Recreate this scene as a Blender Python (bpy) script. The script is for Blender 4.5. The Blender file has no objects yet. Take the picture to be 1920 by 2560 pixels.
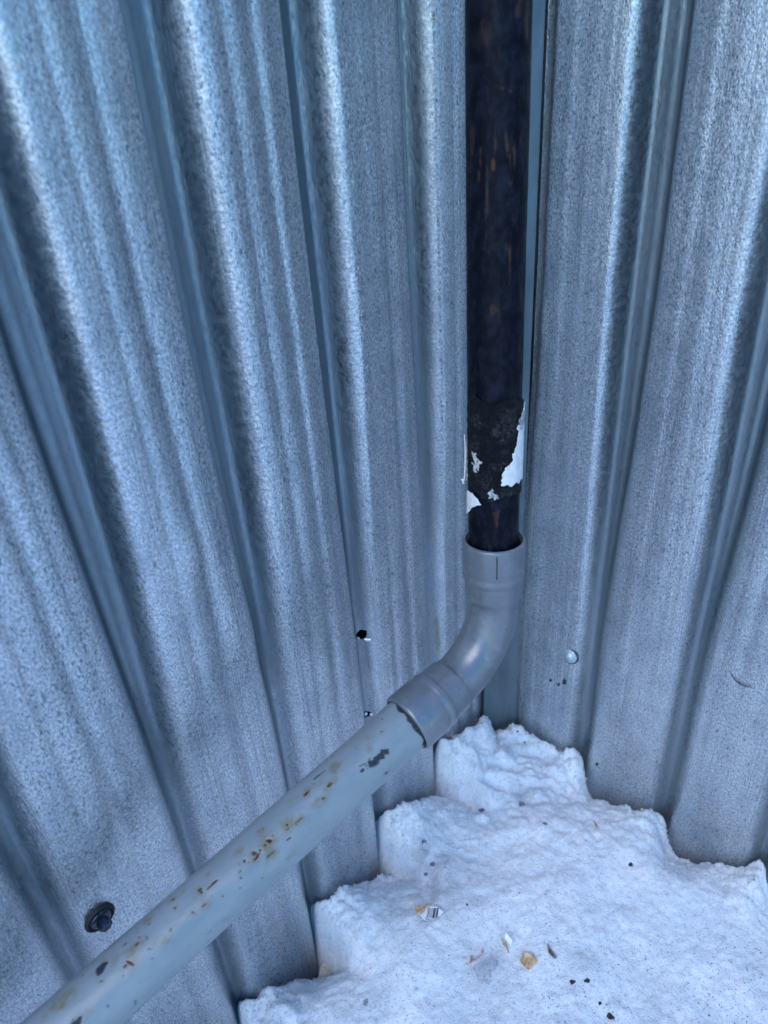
import bpy, math, random
import numpy as np
from math import sin, cos, radians, pi, sqrt, acos
random.seed(7)
rng = np.random.default_rng(11)

# ------------------------------------------------------------------ camera
scene = bpy.context.scene
H = 0.80                                   # camera height above the ground datum
F = 1800.0                                 # focal length in photograph pixels
CAM = np.array([0.0, 0.0, H])
_d = np.array([1180. - 960., 4400. - 1280., F]); _d /= np.linalg.norm(_d)
_f = np.array([0, 0, 1.]) - _d[2] * _d; _f /= np.linalg.norm(_f)
_r = np.cross(_d, _f)
if _r[0] < 0: _r = -_r
M = np.array([_r, _f, -_d])
def ray(px, py): return M @ np.array([(px - 960) / F, (py - 1280) / F, 1.0])
def at(px, py, z): return CAM + ray(px, py) * z

from mathutils import Matrix, Vector
cam_data = bpy.data.cameras.new('camera')
cam = bpy.data.objects.new('camera', cam_data)
scene.collection.objects.link(cam)
R_ = M @ np.array([1, 0, 0]); U_ = M @ np.array([0, -1, 0]); B_ = M @ np.array([0, 0, -1])
cam.matrix_world = Matrix(((R_[0], U_[0], B_[0], CAM[0]), (R_[1], U_[1], B_[1], CAM[1]), (R_[2], U_[2], B_[2], CAM[2]), (0, 0, 0, 1)))
cam_data.sensor_fit = 'AUTO'; cam_data.sensor_width = 36.0
cam_data.lens = F / 2560 * 36.0
cam_data.clip_start = 0.01; cam_data.clip_end = 500
cam_data.dof.use_dof = True; cam_data.dof.focus_distance = 0.57; cam_data.dof.aperture_fstop = 8.0
scene.camera = cam

# ------------------------------------------------------------------ sky, sun, exposure
SUN_EL, SUN_AZ = radians(50), radians(208)         # azimuth clockwise from +Y
world = bpy.data.worlds.new('World'); scene.world = world; world.use_nodes = True
wn = world.node_tree; wn.nodes.clear()
out = wn.nodes.new('ShaderNodeOutputWorld'); bg = wn.nodes.new('ShaderNodeBackground')
sky = wn.nodes.new('ShaderNodeTexSky'); sky.sky_type = 'NISHITA'; sky.sun_disc = False
sky.sun_elevation = SUN_EL; sky.sun_rotation = SUN_AZ
sky.air_density = 1.3; sky.dust_density = 1.0; sky.ozone_density = 4.0
hs = wn.nodes.new('ShaderNodeHueSaturation'); hs.inputs['Saturation'].default_value = 1.68
wn.links.new(sky.outputs[0], hs.inputs['Color']); wn.links.new(hs.outputs[0], bg.inputs['Color'])
bg.inputs['Strength'].default_value = 0.14
wn.links.new(bg.outputs[0], out.inputs['Surface'])
sl = bpy.data.lights.new('sun', 'SUN'); sl.energy = 0.5; sl.angle = radians(40); sl.color = (1.0, 0.98, 0.95)
so = bpy.data.objects.new('sun', sl); scene.collection.objects.link(so)
sd = Vector((sin(SUN_AZ) * cos(SUN_EL), cos(SUN_AZ) * cos(SUN_EL), sin(SUN_EL)))
so.rotation_euler = sd.to_track_quat('Z', 'Y').to_euler()
so.location = (0, -1, 3)
vs = scene.view_settings; vs.view_transform = 'Standard'; vs.look = 'None'
vs.exposure = 1.05; vs.gamma = 1.0; vs.use_curve_mapping = False

# ------------------------------------------------------------------ helpers
def _hash(ix, iy, seed):
    n = (ix.astype(np.int64) * 374761393 + iy.astype(np.int64) * 668265263 + seed * 974711) & 0x7fffffff
    n = ((n ^ (n >> 13)) * 1274126177) & 0x7fffffff
    return ((n ^ (n >> 16)) & 0xffff) / 65535.0
def vnoise(x, y, seed=0):
    x = np.asarray(x, float); y = np.asarray(y, float)
    ix = np.floor(x); iy = np.floor(y); fx = x - ix; fy = y - iy
    fx = fx * fx * fx * (fx * (fx * 6 - 15) + 10); fy = fy * fy * fy * (fy * (fy * 6 - 15) + 10)
    a = _hash(ix, iy, seed); b = _hash(ix + 1, iy, seed); c = _hash(ix, iy + 1, seed); d = _hash(ix + 1, iy + 1, seed)
    return (a * (1 - fx) + b * fx) * (1 - fy) + (c * (1 - fx) + d * fx) * fy - 0.5
def fbm(x, y, oct=4, seed=0, gain=0.5):
    s = 0; a = 1.0
    for k in range(oct):
        th = 0.6 * k; xr = x * cos(th) - y * sin(th); yr = x * sin(th) + y * cos(th)
        s = s + a * vnoise(xr * 2 ** k + 17.3 * k, yr * 2 ** k - 9.1 * k, seed + k * 31); a *= gain
    return s

def mesh_obj(name, verts, faces, mat=None, parent=None, smooth=True, uv=None, attrs=None):
    me = bpy.data.meshes.new(name)
    verts = np.asarray(verts, dtype=np.float32)
    if isinstance(faces, np.ndarray):
        nf, k = faces.shape
        me.vertices.add(len(verts)); me.vertices.foreach_set('co', verts.ravel())
        me.loops.add(nf * k); me.loops.foreach_set('vertex_index', faces.astype(np.int32).ravel())
        me.polygons.add(nf); me.polygons.foreach_set('loop_start', np.arange(0, nf * k, k, dtype=np.int32))
        me.update(calc_edges=True); me.validate()
    else:
        me.from_pydata([tuple(map(float, v)) for v in verts], [], [tuple(f) for f in faces]); me.update()
    if smooth: me.polygons.foreach_set('use_smooth', np.ones(len(me.polygons), dtype=bool))
    if uv is not None:
        ul = me.uv_layers.new(name='UVMap')
        li = np.zeros(len(me.loops), dtype=np.int32); me.loops.foreach_get('vertex_index', li)
        ul.data.foreach_set('uv', np.asarray(uv, dtype=np.float32)[li].ravel())
    for k, v in (attrs or {}).items():
        at_ = me.attributes.new(k, 'FLOAT', 'POINT'); at_.data.foreach_set('value', np.asarray(v, dtype=np.float32))
    if mat: me.materials.append(mat)
    o = bpy.data.objects.new(name, me); scene.collection.objects.link(o)
    if parent: o.parent = parent
    return o
def grid_faces(nu, nv, wrap_u=False):
    i, j = np.meshgrid(np.arange(nu if wrap_u else nu - 1), np.arange(nv - 1), indexing='ij')
    i = i.ravel(); j = j.ravel(); i2 = (i + 1) % nu
    return np.stack([i * nv + j, i2 * nv + j, i2 * nv + j + 1, i * nv + j + 1], 1)
def empty(name, loc=(0, 0, 0)):
    o = bpy.data.objects.new(name, None); scene.collection.objects.link(o); o.location = loc; o.empty_display_size = 0.05
    bpy.context.view_layer.update()
    return o
def child(o, parent):
    o.parent = parent; o.matrix_parent_inverse = Matrix.Translation(-Vector(parent.location)); return o
def tag(o, label=None, cat=None, group=None, kind=None):
    if label: o['label'] = label
    if cat: o['category'] = cat
    if group: o['group'] = group
    if kind: o['kind'] = kind
    return o
def center_origin(o):
    me = o.data; n = len(me.vertices); co = np.zeros(n * 3, dtype=np.float32); me.vertices.foreach_get('co', co); co = co.reshape(-1, 3)
    c = np.array([co[:, 0].mean(), co[:, 1].mean(), co[:, 2].min()], dtype=np.float32)
    me.vertices.foreach_set('co', (co - c).ravel()); me.update(); o.location = tuple(float(x) for x in c); return o

class NT:
    def __init__(s, name):
        s.m = bpy.data.materials.new(name); s.m.use_nodes = True; s.t = s.m.node_tree; s.t.nodes.clear()
        s.o = s.n('OutputMaterial'); s.b = s.n('BsdfPrincipled'); s.l(s.b.outputs[0], s.o.inputs['Surface'])
    def n(s, t, **k):
        q = s.t.nodes.new('ShaderNode' + t)
        for a, v in k.items(): setattr(q, a, v)
        return q
    def l(s, a, b): s.t.links.new(a, b)
    def put(s, sock, v):
        if hasattr(v, 'is_output') or hasattr(v, 'links'): s.l(v, sock)
        else: sock.default_value = v
    def math(s, op, a, b=0.0, c=None, clamp=False):
        q = s.n('Math', operation=op); q.use_clamp = clamp; s.put(q.inputs[0], a); s.put(q.inputs[1], b)
        if c is not None: s.put(q.inputs[2], c)
        return q.outputs[0]
    def mapr(s, v, a, b, c=0.0, d=1.0, smooth=True):
        q = s.n('MapRange'); q.interpolation_type = 'SMOOTHSTEP' if smooth else 'LINEAR'
        s.put(q.inputs['Value'], v)
        for k, x in zip(('From Min', 'From Max', 'To Min', 'To Max'), (a, b, c, d)): s.put(q.inputs[k], x)
        return q.outputs['Result']
    def mix(s, f, a, b, mode='MIX'):
        q = s.n('Mix', data_type='RGBA', blend_type=mode); s.put(q.inputs[0], f); s.put(q.inputs[6], a); s.put(q.inputs[7], b); return q.outputs[2]
    def vec(s, kind='uv', scale=(1, 1, 1), rot=(0, 0, 0)):
        tc = s.n('TexCoord'); mp = s.n('Mapping'); mp.inputs['Scale'].default_value = scale; mp.inputs['Rotation'].default_value = rot
        s.l(tc.outputs['UV' if kind == 'uv' else 'Object'], mp.inputs[0]); return mp.outputs[0]
    def noise(s, v, scale=1.0, detail=3, rough=0.55, dist=0.0):
        q = s.n('TexNoise'); s.l(v, q.inputs['Vector']); q.inputs['Scale'].default_value = scale
        q.inputs['Detail'].default_value = detail; q.inputs['Roughness'].default_value = rough; q.inputs['Distortion'].default_value = dist
        return q.outputs['Fac']
    def bump(s, h, strength, dist, prev=None):
        q = s.n('Bump'); q.inputs['Strength'].default_value = strength; q.inputs['Distance'].default_value = dist
        s.put(q.inputs['Height'], h)
        if prev is not None: s.l(prev, q.inputs['Normal'])
        return q.outputs[0]
    def attr(s, name):
        q = s.n('Attribute'); q.attribute_name = name; return q.outputs['Fac']

def simple(name, col, rough=0.6, metal=0.0, nscale=60, var=0.25, bump=0.2, kind='obj', bd=0.001):
    s = NT(name); v = s.vec(kind); n = s.noise(v, nscale, 4)
    c = s.mix(s.mapr(n, 0.3, 0.7), (*[x * (1 - var) for x in col], 1), (*[min(1, x * (1 + var)) for x in col], 1))
    s.l(c, s.b.inputs['Base Color']); s.b.inputs['Roughness'].default_value = rough; s.b.inputs['Metallic'].default_value = metal
    s.l(s.bump(s.noise(v, nscale * 3, 3), bump, bd), s.b.inputs['Normal'])
    return s.m

# ------------------------------------------------------------------ materials
ROUGH = 0.36; METAL = 0.86; BASE = (0.56, 0.59, 0.615); GROOVE_SHADE = (0.24, 0.285, 0.315)
def galvanized(name, holes=(), stains=(), grain=1.0, base=None, rough=0.40):
    base = base or BASE
    s = NT(name)
    v = s.vec()
    # warp makes the crystals run off true
    fine = s.noise(s.vec('uv', (640, 430, 1)), 1.0, 3, 0.6, 0.3)
    med = s.noise(s.vec('uv', (280, 170, 1)), 1.0, 4, 0.65, 0.4)
    flk = s.noise(s.vec('uv', (560, 230, 1), (0, 0, 0.9)), 1.0, 2, 0.5, 0.5)
    flk2 = s.noise(s.vec('uv', (540, 240, 1), (0, 0, -0.6)), 1.0, 2, 0.5, 0.5)
    big = s.noise(s.vec('uv', (14, 5, 1)), 1.0, 3, 0.5)
    streak = s.noise(s.vec('uv', (900, 6, 1)), 1.0, 2, 0.5)
    band = s.noise(s.vec('uv', (45, 1.2, 1)), 1.0, 2, 0.5)
    cloud = s.noise(s.vec('uv', (38, 26, 1)), 1.0, 4, 0.6)
    c = s.mix(s.mapr(fine, 0.3, 0.7), (*[x * 0.62 for x in base], 1), (*[min(1, x * 1.36) for x in base], 1))
    density = s.math('ADD', s.mapr(big, 0.3, 0.7, -0.04, 0.04), s.mapr(cloud, 0.35, 0.65, -0.02, 0.02))
    f1 = s.math('SUBTRACT', 1.0, s.mapr(s.math('SUBTRACT', flk, density), 0.30, 0.36))
    f2 = s.math('SUBTRACT', 1.0, s.mapr(s.math('SUBTRACT', flk2, density), 0.29, 0.36))
    fl = s.math('MAXIMUM', f1, f2)
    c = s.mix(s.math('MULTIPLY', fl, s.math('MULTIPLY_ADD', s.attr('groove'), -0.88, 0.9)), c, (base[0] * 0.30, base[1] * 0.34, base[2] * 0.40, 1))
    smask = s.mapr(band, 0.48, 0.62)
    sk = s.math('MULTIPLY', s.mapr(streak, 0.50, 0.62), s.math('MULTIPLY_ADD', smask, .75, .25))
    c = s.mix(s.math('MULTIPLY', sk, 0.55 * grain), c, (base[0] * 0.45, base[1] * 0.48, base[2] * 0.52, 1))
    c = s.mix(s.mapr(cloud, 0.35, 0.75, 0.0, 0.34), c, (base[0] * 0.68, base[1] * 0.72, base[2] * 0.78, 1))
    # groove shade painted into the base colour; grooves also carry less grain
    gm = s.attr('groove'); c = s.mix(gm, c, (*GROOVE_SHADE, 1)); c = s.mix(s.mapr(cloud, 0.4, 0.75, 0, .15), c, (GROOVE_SHADE[0], GROOVE_SHADE[1], GROOVE_SHADE[2], 1))
    if stains:
        tcs = s.n('TexCoord'); sp_ = s.n('SeparateXYZ'); s.l(tcs.outputs['UV'], sp_.inputs[0]); wn_ = s.noise(s.vec('uv', (160, 60, 1)), 1.0, 4)
        for (hu, hv, ra, rb, st, sc_l) in stains:
            e = s.math('ADD', s.math('POWER', s.math('DIVIDE', s.math('SUBTRACT', sp_.outputs[0], hu), ra), 2.0), s.math('POWER', s.math('DIVIDE', s.math('SUBTRACT', sp_.outputs[1], hv), rb), 2.0))
            e = s.math('ADD', e, s.math('MULTIPLY', s.math('SUBTRACT', wn_, 0.5), 2.2)); c = s.mix(s.mapr(e, 0.0, 1.2, st, 0.0), c, (*sc_l, 1))
    s.l(c, s.b.inputs['Base Color']); s.l(s.math('MULTIPLY_ADD', gm, 1.0 - METAL, METAL), s.b.inputs['Metallic'])
    r = s.math('ADD', s.mapr(med, 0.3, 0.7, rough - 0.14, rough + 0.12), s.mapr(big, 0.3, 0.7, -0.08, 0.10))
    s.l(s.math('SUBTRACT', r, s.math('MULTIPLY', gm, -0.09)), s.b.inputs['Roughness'])
    k1 = s.math('MULTIPLY_ADD', gm, -0.30, 0.42)
    n1 = s.bump(fine, 0.5, 0.0006); s.l(k1, n1.node.inputs['Strength'])
    n2 = s.bump(med, 0.5, 0.0012, n1); s.l(k1, n2.node.inputs['Strength'])
    n3 = s.bump(s.math('MULTIPLY', streak, smask), 0.25 * grain, 0.0006, n2)
    n4 = s.bump(cloud, 0.25, 0.004, n3)
    s.l(n4, s.b.inputs['Normal'])
    if holes:
        tc = s.n('TexCoord'); sep = s.n('SeparateXYZ'); s.l(tc.outputs['UV'], sep.inputs[0])
        wob = s.noise(s.vec('uv', (400, 400, 1)), 1.0, 2)
        tot = None
        for (hu, hv, ra, rb, tilt) in holes:
            du = s.math('SUBTRACT', sep.outputs[0], hu); dv = s.math('SUBTRACT', sep.outputs[1], hv)
            du = s.math('ADD', du, s.math('MULTIPLY', dv, tilt))
            e = s.math('ADD', s.math('POWER', s.math('DIVIDE', du, ra), 2.0), s.math('POWER', s.math('DIVIDE', dv, rb), 2.0))
            e = s.math('ADD', e, s.math('MULTIPLY', s.math('SUBTRACT', wob, 0.5), 1.3))
            k = s.math('LESS_THAN', e, 1.0)
            tot = k if tot is None else s.math('MAXIMUM', tot, k)
        tr = s.n('BsdfTransparent'); mx = s.n('MixShader'); s.l(tot, mx.inputs[0]); s.l(s.b.outputs[0], mx.inputs[1]); s.l(tr.outputs[0], mx.inputs[2])
        s.l(mx.outputs[0], s.o.inputs['Surface'])
    return s.m

M_dark = simple('shade_black', (0.02, 0.02, 0.022), 0.9)
M_smoothgal = None
def smooth_gal():
    s = NT('smooth_galvanized')
    v = s.vec('obj', (1, 1, 0.25)); n = s.noise(v, 60, 4); n2 = s.noise(s.vec('obj', (1, 1, 0.02)), 900, 2); g = s.noise(s.vec('obj'), 700, 2)
    c = s.mix(s.mapr(n, 0.3, 0.7), (0.10, 0.135, 0.155, 1), (0.16, 0.205, 0.23, 1))
    c = s.mix(s.mapr(n2, 0.55, 0.75, 0, 0.3), c, (0.14, 0.17, 0.2, 1))
    s.l(c, s.b.inputs['Base Color']); s.b.inputs['Metallic'].default_value = 0.7; s.b.inputs['Roughness'].default_value = 0.55
    s.l(s.bump(g, 0.15, 0.0004, s.bump(n, 0.12, 0.003)), s.b.inputs['Normal']); return s.m
M_smoothgal = smooth_gal()

# ------------------------------------------------------------------ the two corrugated walls
AZ = radians(43)
C0 = at(1250, 1366, 0.79)                                        # a point on the corner line, on the plane of the ribs' faces
DL = np.array([-sin(AZ), -cos(AZ), 0.]); NL = np.array([cos(AZ), -sin(AZ), 0.])
DR = np.array([cos(AZ), -sin(AZ), 0.]);  NR = np.array([-sin(AZ), -cos(AZ), 0.])
P_ = 0.1025; DEPTH = 0.026
def profile(u, edge, top, v=None, de=0.006, dt=0.015, pleat=0.0019):
    """0 on the proud faces, -depth in the grooves; edge is where a proud face starts; the grooves close up lower down"""
    v = np.zeros_like(u) if v is None else v
    k = np.clip((-v - 0.12) / 0.42, 0, 1); k = k * k * (3 - 2 * k)
    edge = edge - de * k; top = top + dt * k; dep = DEPTH * (1 - 0.35 * k)
    w = np.linspace(-0.0042, 0.0042, 11); wt = 1 - 0.75 * (w / 0.0042) ** 2; acc = 0
    sl_ = 0.0085
    for d, q in zip(w, wt):
        t = np.mod(u + d - edge, P_)
        f = np.where(t < top, 0.0, np.where(t < top + sl_, -(t - top) / sl_, np.where(t < P_ - sl_, -1.0, -(P_ - t) / sl_)))
        acc = acc + f * q
    p = acc / wt.sum() * dep
    t = np.mod(u - edge, P_)
    mid = top + (P_ - top) * 0.5
    p = p + 0.0005 * np.exp(-((t - mid - 0.002) / 0.0016) ** 2)          # stiffening crease in the groove
    for c_ in (0.012, top * 0.36, top - 0.013):
        p = p - 0.00028 * np.exp(-((t - c_) / 0.0012) ** 2)              # roll marks along the face
    face = np.clip(t / top, 0, 1)
    cr = np.clip((np.abs(face - 0.5) * 2 - 0.30) / 0.70, 0, 1)
    p = p - np.where(t < top, 0.0034 * cr ** 1.6, 0.0034 * np.clip(1 - np.minimum(t - top, P_ - t) / sl_, 0, 1))   # the faces are gently crowned
    wv = 0.016 * vnoise(np.zeros_like(u) + 3.0 + np.floor((u - edge) / P_) * 7, v * 3, 66)
    p = p - np.where(t < top, pleat * (np.exp(-((face - 0.40 - wv) / 0.075) ** 2) + 0.7 * np.exp(-((face - 0.70 - wv) / 0.06) ** 2)), 0)   # two shallow pleats pressed along each face
    p = p + 0.0012 * vnoise(u * 62, v * 0.8, 70) + 0.00055 * vnoise(u * 150, v * 0.9, 71) + 0.00016 * vnoise(u * 420, v * 1.4, 72)
    return p
def wall_offsets(u, v, seed):
    du = 0.0038 * vnoise(u * 5, v * 2.2, seed) + 0.0012 * vnoise(u * 14, v * 6, seed + 3)
    dn = 0.0045 * vnoise(u * 6, v * 2.6, seed + 5) + 0.0016 * vnoise(u * 20, v * 7, seed + 9) + 0.0007 * vnoise(u * 45, v * 22, seed + 12)
    return du, dn
DENTS_L = [(0.362, -0.245, 0.016, 0.020, 0.0032), (0.352, -0.405, 0.014, 0.04, -0.004), (0.48, -0.55, 0.02, 0.03, 0.003), (0.43, -0.12, 0.02, 0.05, -0.002), (0.335, -0.33, 0.016, 0.03, 0.002)]
DENTS_R = [(0.17, -0.50, 0.02, 0.05, -0.002), (0.15, -0.62, 0.015, 0.02, -0.0015), (0.28, -0.45, 0.02, 0.06, 0.002)]
def wall_n(u, v, side):
    if side == 'L':
        du, dn = wall_offsets(u, v, 40); p = profile(u + du, 0.0255, 0.0645, v); dents = DENTS_L
    else:
        du, dn = wall_offsets(u, v, 90); p = profile(u + du, 0.0335, 0.0635, v, 0.010, 0.012, 0.0005); dents = DENTS_R
        p = np.where(u < 0.026, p * 0.45, p)                          # the last strip lies flatter where it tucks behind the post
    r = p + dn
    for (a, b, sa, sb, h) in dents:
        r = r + h * np.exp(-((u - a) / sa) ** 2 - ((v - b) / sb) ** 2)
    return r
def wall_pt(u, v, side, off=0.0):
    D, N = (DL, NL) if side == 'L' else (DR, NR)
    n = float(wall_n(np.array(u), np.array(v), side)) + off
    P = C0 + D * u + N * n; P[2] = H + v; return P
def wall_hit(px, py, side):
    """march the ray onto the corrugated surface -> (u, v)"""
    D, N = (DL, NL) if side == 'L' else (DR, NR)
    r = ray(px, py); t0 = np.dot(N, C0 + N * 0.03 - CAM) / np.dot(N, r)
    t = t0
    for k in range(400):
        P = CAM + r * t; u = np.dot(P - C0, D); v = P[2] - H
        if np.dot(P - C0, N) <= float(wall_n(np.array(u), np.array(v), side)): break
        t += 0.0004
    return u, v
def make_wall(side, hole_px, stain_px, name, label):
    D, N = (DL, NL) if side == 'L' else (DR, NR)
    us = np.concatenate([np.arange(-0.028, 0.70, 0.0018), np.arange(0.70, 2.2, 0.004)])
    vs_ = np.concatenate([np.arange(-0.95, 0.12, 0.009), np.arange(0.12, 1.15, 0.05)])
    Ug, Vg = np.meshgrid(us, vs_, indexing='ij')
    n = wall_n(Ug, Vg, side)
    X = C0[0] + D[0] * Ug + N[0] * n; Y = C0[1] + D[1] * Ug + N[1] * n; Z = H + Vg
    # arc length for the texture so that the crystals do not stretch on the flanks
    pu = profile(us, 0.0255 if side == 'L' else 0.0335, 0.069)
    arc = np.concatenate([[0], np.cumsum(np.hypot(np.diff(us), np.diff(pu)))])
    uv = np.stack([np.repeat(arc, len(vs_)), np.tile(vs_, len(us))], 1)
    holes = []; spots = []
    for (px, py, ra, rb, tilt) in hole_px:
        u, v = wall_hit(px, py, side); spots.append((u, v))
        holes.append((float(np.interp(u, us, arc)), v, ra, rb, tilt))
    stains = []
    for (px, py, ra, rb, st, sc_l) in stain_px:
        u, v = wall_hit(px, py, side); stains.append((float(np.interp(u, us, arc)), v, ra, rb, st, sc_l))
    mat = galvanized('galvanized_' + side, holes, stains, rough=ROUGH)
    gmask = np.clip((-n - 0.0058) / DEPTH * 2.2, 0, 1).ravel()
    root = empty(name, tuple(C0 * [1, 1, 0] + D * 0.5)); tag(root, label, 'wall', kind='thing')
    fc = grid_faces(len(us), len(vs_))
    if side == 'L': fc = fc[:, ::-1]
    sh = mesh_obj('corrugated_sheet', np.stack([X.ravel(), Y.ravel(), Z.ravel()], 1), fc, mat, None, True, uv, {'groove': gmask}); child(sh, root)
    # added near-black backing, stands in for the darkness behind the holes
    a = C0 - N * 0.034 + D * (-0.03); b = C0 - N * 0.034 + D * 2.2; a2 = a - N * 0.012; b2 = b - N * 0.012
    vv = []
    for p in (a, b, b2, a2): vv.append((p[0], p[1], H - 0.95)); vv.append((p[0], p[1], H + 1.13))
    fs = [(0, 2, 3, 1), (2, 4, 5, 3), (4, 6, 7, 5), (6, 0, 1, 7), (1, 3, 5, 7), (0, 6, 4, 2)]
    child(mesh_obj('added_backing', vv, fs, M_dark, None, False), root)
    return root, spots
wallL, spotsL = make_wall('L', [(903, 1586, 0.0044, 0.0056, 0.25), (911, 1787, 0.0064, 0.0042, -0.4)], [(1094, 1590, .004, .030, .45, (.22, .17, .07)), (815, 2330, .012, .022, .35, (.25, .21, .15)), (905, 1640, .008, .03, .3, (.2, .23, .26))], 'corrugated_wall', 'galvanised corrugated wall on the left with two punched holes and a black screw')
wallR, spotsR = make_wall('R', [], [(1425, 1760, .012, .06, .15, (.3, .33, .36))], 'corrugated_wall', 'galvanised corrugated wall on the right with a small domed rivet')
M_torn = simple('torn_zinc', (0.75, 0.78, 0.8), 0.28, 1.0, 300, 0.15, 0.3, bd=0.0005)
def torn(u, v, du, dv, w, h, curl):
    vv = []; fs = []
    n = 6
    for i in range(n):
        for j in range(4):
            a = (i / (n - 1) - 0.5) * w * (1 - 0.25 * j / 3); b = j / 3 * h
            p = wall_pt(u + du + a, v + dv - b * cos(curl), 'L', 0.0006 + b * sin(curl) + 0.0004 * random.random()); vv.append(p)
    for i in range(n - 1):
        for j in range(3): fs.append((i * 4 + j, (i + 1) * 4 + j, (i + 1) * 4 + j + 1, i * 4 + j + 1))
    o = mesh_obj('torn_rim', vv, fs, M_torn, None, True); m = o.modifiers.new('s', 'SOLIDIFY'); m.thickness = 0.0005
    child(o, wallL)
(u1, v1), (u2, v2) = spotsL
torn(u1, v1, -0.0022, -0.0042, 0.005, 0.0036, 0.6); torn(u1, v1, 0.0036, -0.001, 0.0022, 0.0030, 0.9)
torn(u2, v2, -0.0008, 0.0030, 0.0034, 0.0032, 0.5); torn(u2, v2, -0.0050, 0.000, 0.002, 0.0022, 0.8)

# ------------------------------------------------------------------ generic solids
def frame_from(axis):
    a = np.asarray(axis, float); a = a / np.linalg.norm(a)
    h = np.array([0, 0, 1.]) if abs(a[2]) < 0.9 else np.array([0, 1., 0])
    x = np.cross(h, a); x /= np.linalg.norm(x); return x, np.cross(a, x), a
def lathe(name, origin, axis, prof, nseg, mat, cap=True, closed=False):
    x, y, a = frame_from(axis); vv = []; k = len(prof)
    for i in range(nseg):
        th = 2 * pi * i / nseg
        for (s, r) in prof: vv.append(np.asarray(origin) + a * s + (x * cos(th) + y * sin(th)) * r)
    f = [tuple(q) for q in grid_faces(nseg, k, True)]
    if closed: 
        for i in range(nseg): i2 = (i + 1) % nseg; f.append((i * k + k - 1, i2 * k + k - 1, i2 * k, i * k))
    elif cap:
        f.append(tuple(i * k for i in range(nseg))[::-1]); f.append(tuple(i * k + k - 1 for i in range(nseg)))
    o = mesh_obj(name, vv, f, mat, None, True)
    o.data.shade_smooth() if hasattr(o.data, 'shade_smooth') else None
    return o
def sharp(o, ang=35):
    me = o.data
    import bmesh
    bm = bmesh.new(); bm.from_mesh(me); bmesh.ops.recalc_face_normals(bm, faces=bm.faces)
    for e in bm.edges:
        if len(e.link_faces) == 2 and e.calc_face_angle(0) > radians(ang): e.smooth = False
    bm.to_mesh(me); bm.free(); return o

# ------------------------------------------------------------------ screw on the left wall, rivet on the right
M_blk = simple('black_steel', (0.06, 0.075, 0.10), 0.3, 0.9, 300, 0.4, 0.2, bd=0.0004)
M_rub = simple('black_rubber', (0.015, 0.017, 0.02), 0.7, 0.0, 300, 0.3, 0.3, bd=0.0004)
su, sv = wall_hit(248, 2292, 'L'); sp = wall_pt(su, sv, 'L')
screw_ax = NL + np.array([0.06, -0.10, -0.10]); screw_ax /= np.linalg.norm(screw_ax)
k = 1.0
wsh = lathe('screw', sp - screw_ax * 0.0015, screw_ax, [(a_ * 1.3, b_ * 1.3) for a_, b_ in [(0, 0.0072), (0.0012, 0.0083), (0.0024, 0.0083), (0.0032, 0.0077), (0.0030, 0.0070), (0.0022, 0.0064), (0.0026, 0.0058), (0.0035, 0.0030)]], 48, M_rub); sharp(wsh); child(wsh, wallL)
wsh['label'] = 'black hex head screw with a black sealing washer'
def sub(o, p, base):
    o.parent = p; o.matrix_parent_inverse = Matrix.Translation(-Vector(base.location)) ; return o
flg = sharp(lathe('flange', sp + screw_ax * 0.0018, screw_ax, [(0, 0.0070), (0.0008, 0.0074), (0.0017, 0.0069), (0.0026, 0.0052)], 40, M_blk)); flg.parent = wsh
hx = lathe('hex_head', sp + screw_ax * 0.0035, screw_ax, [(0, 0.0046), (0.0060, 0.0046), (0.0069, 0.0040), (0.0065, 0.0032), (0.0061, 0.0013)], 6, M_blk); sharp(hx, 20); hx.parent = wsh
ru, rv = wall_hit(1424, 1640, 'R'); rp = wall_pt(ru, rv, 'R')
rv_ax = NR + np.array([-0.02, -0.05, 0.03]); rv_ax /= np.linalg.norm(rv_ax)
M_riv = simple('zinc_rivet', (0.55, 0.6, 0.66), 0.42, 0.6, 300, 0.12, 0.1, bd=0.0004)
M_gapd = simple('dark_rim', (0.05, 0.07, 0.08), 0.6, 0.3, 300, 0.2, 0.1, bd=0.0004)
rvt = sharp(lathe('rivet', rp - rv_ax * 0.001, rv_ax, [(0, 0.0088), (0.0018, 0.0086), (0.0026, 0.0078), (0.0029, 0.0060), (0.0036, 0.0052), (0.0052, 0.0038), (0.0058, 0.0015)], 48, M_riv)); child(rvt, wallR)
rvt['label'] = 'round galvanised rivet head'
gsk = lathe('gasket', rp - rv_ax * 0.0012, rv_ax, [(0, 0.0105), (0.0012, 0.0104), (0.0015, 0.0080)], 48, M_gapd); gsk.parent = rvt

# ------------------------------------------------------------------ corner post and trim
def zr(px, py, Y):
    r = ray(px, py); return CAM + r * (Y / r[1])
pr = zr(1290, 1780, 0.640); plp = zr(1209, 1780, 0.632)
def extrude_plan(name, pts, z0, z1, mat, nz=2):
    pts = [np.array(p, float) for p in pts]; n = len(pts); zs = np.linspace(z0, z1, nz); vv = []
    for z in zs:
        for p in pts: vv.append((p[0], p[1], z))
    f = []
    for kz in range(nz - 1):
        for i in range(n): j = (i + 1) % n; f.append((kz * n + i, kz * n + j, (kz + 1) * n + j, (kz + 1) * n + i))
    f.append(tuple(range(n))[::-1]); f.append(tuple((nz - 1) * n + i for i in range(n)))
    o = mesh_obj(name, vv, f, mat, None, False); sharp(o); b = o.modifiers.new('b', 'BEVEL'); b.width = 0.0006; b.segments = 2; b.limit_method = 'ANGLE'; return o
t = 0.0016
L2 = plp[:2]; R2 = pr[:2]; back = np.array([0.10, 1.0]); back /= np.linalg.norm(back); ex = (R2 - L2) / np.linalg.norm(R2 - L2)
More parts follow.
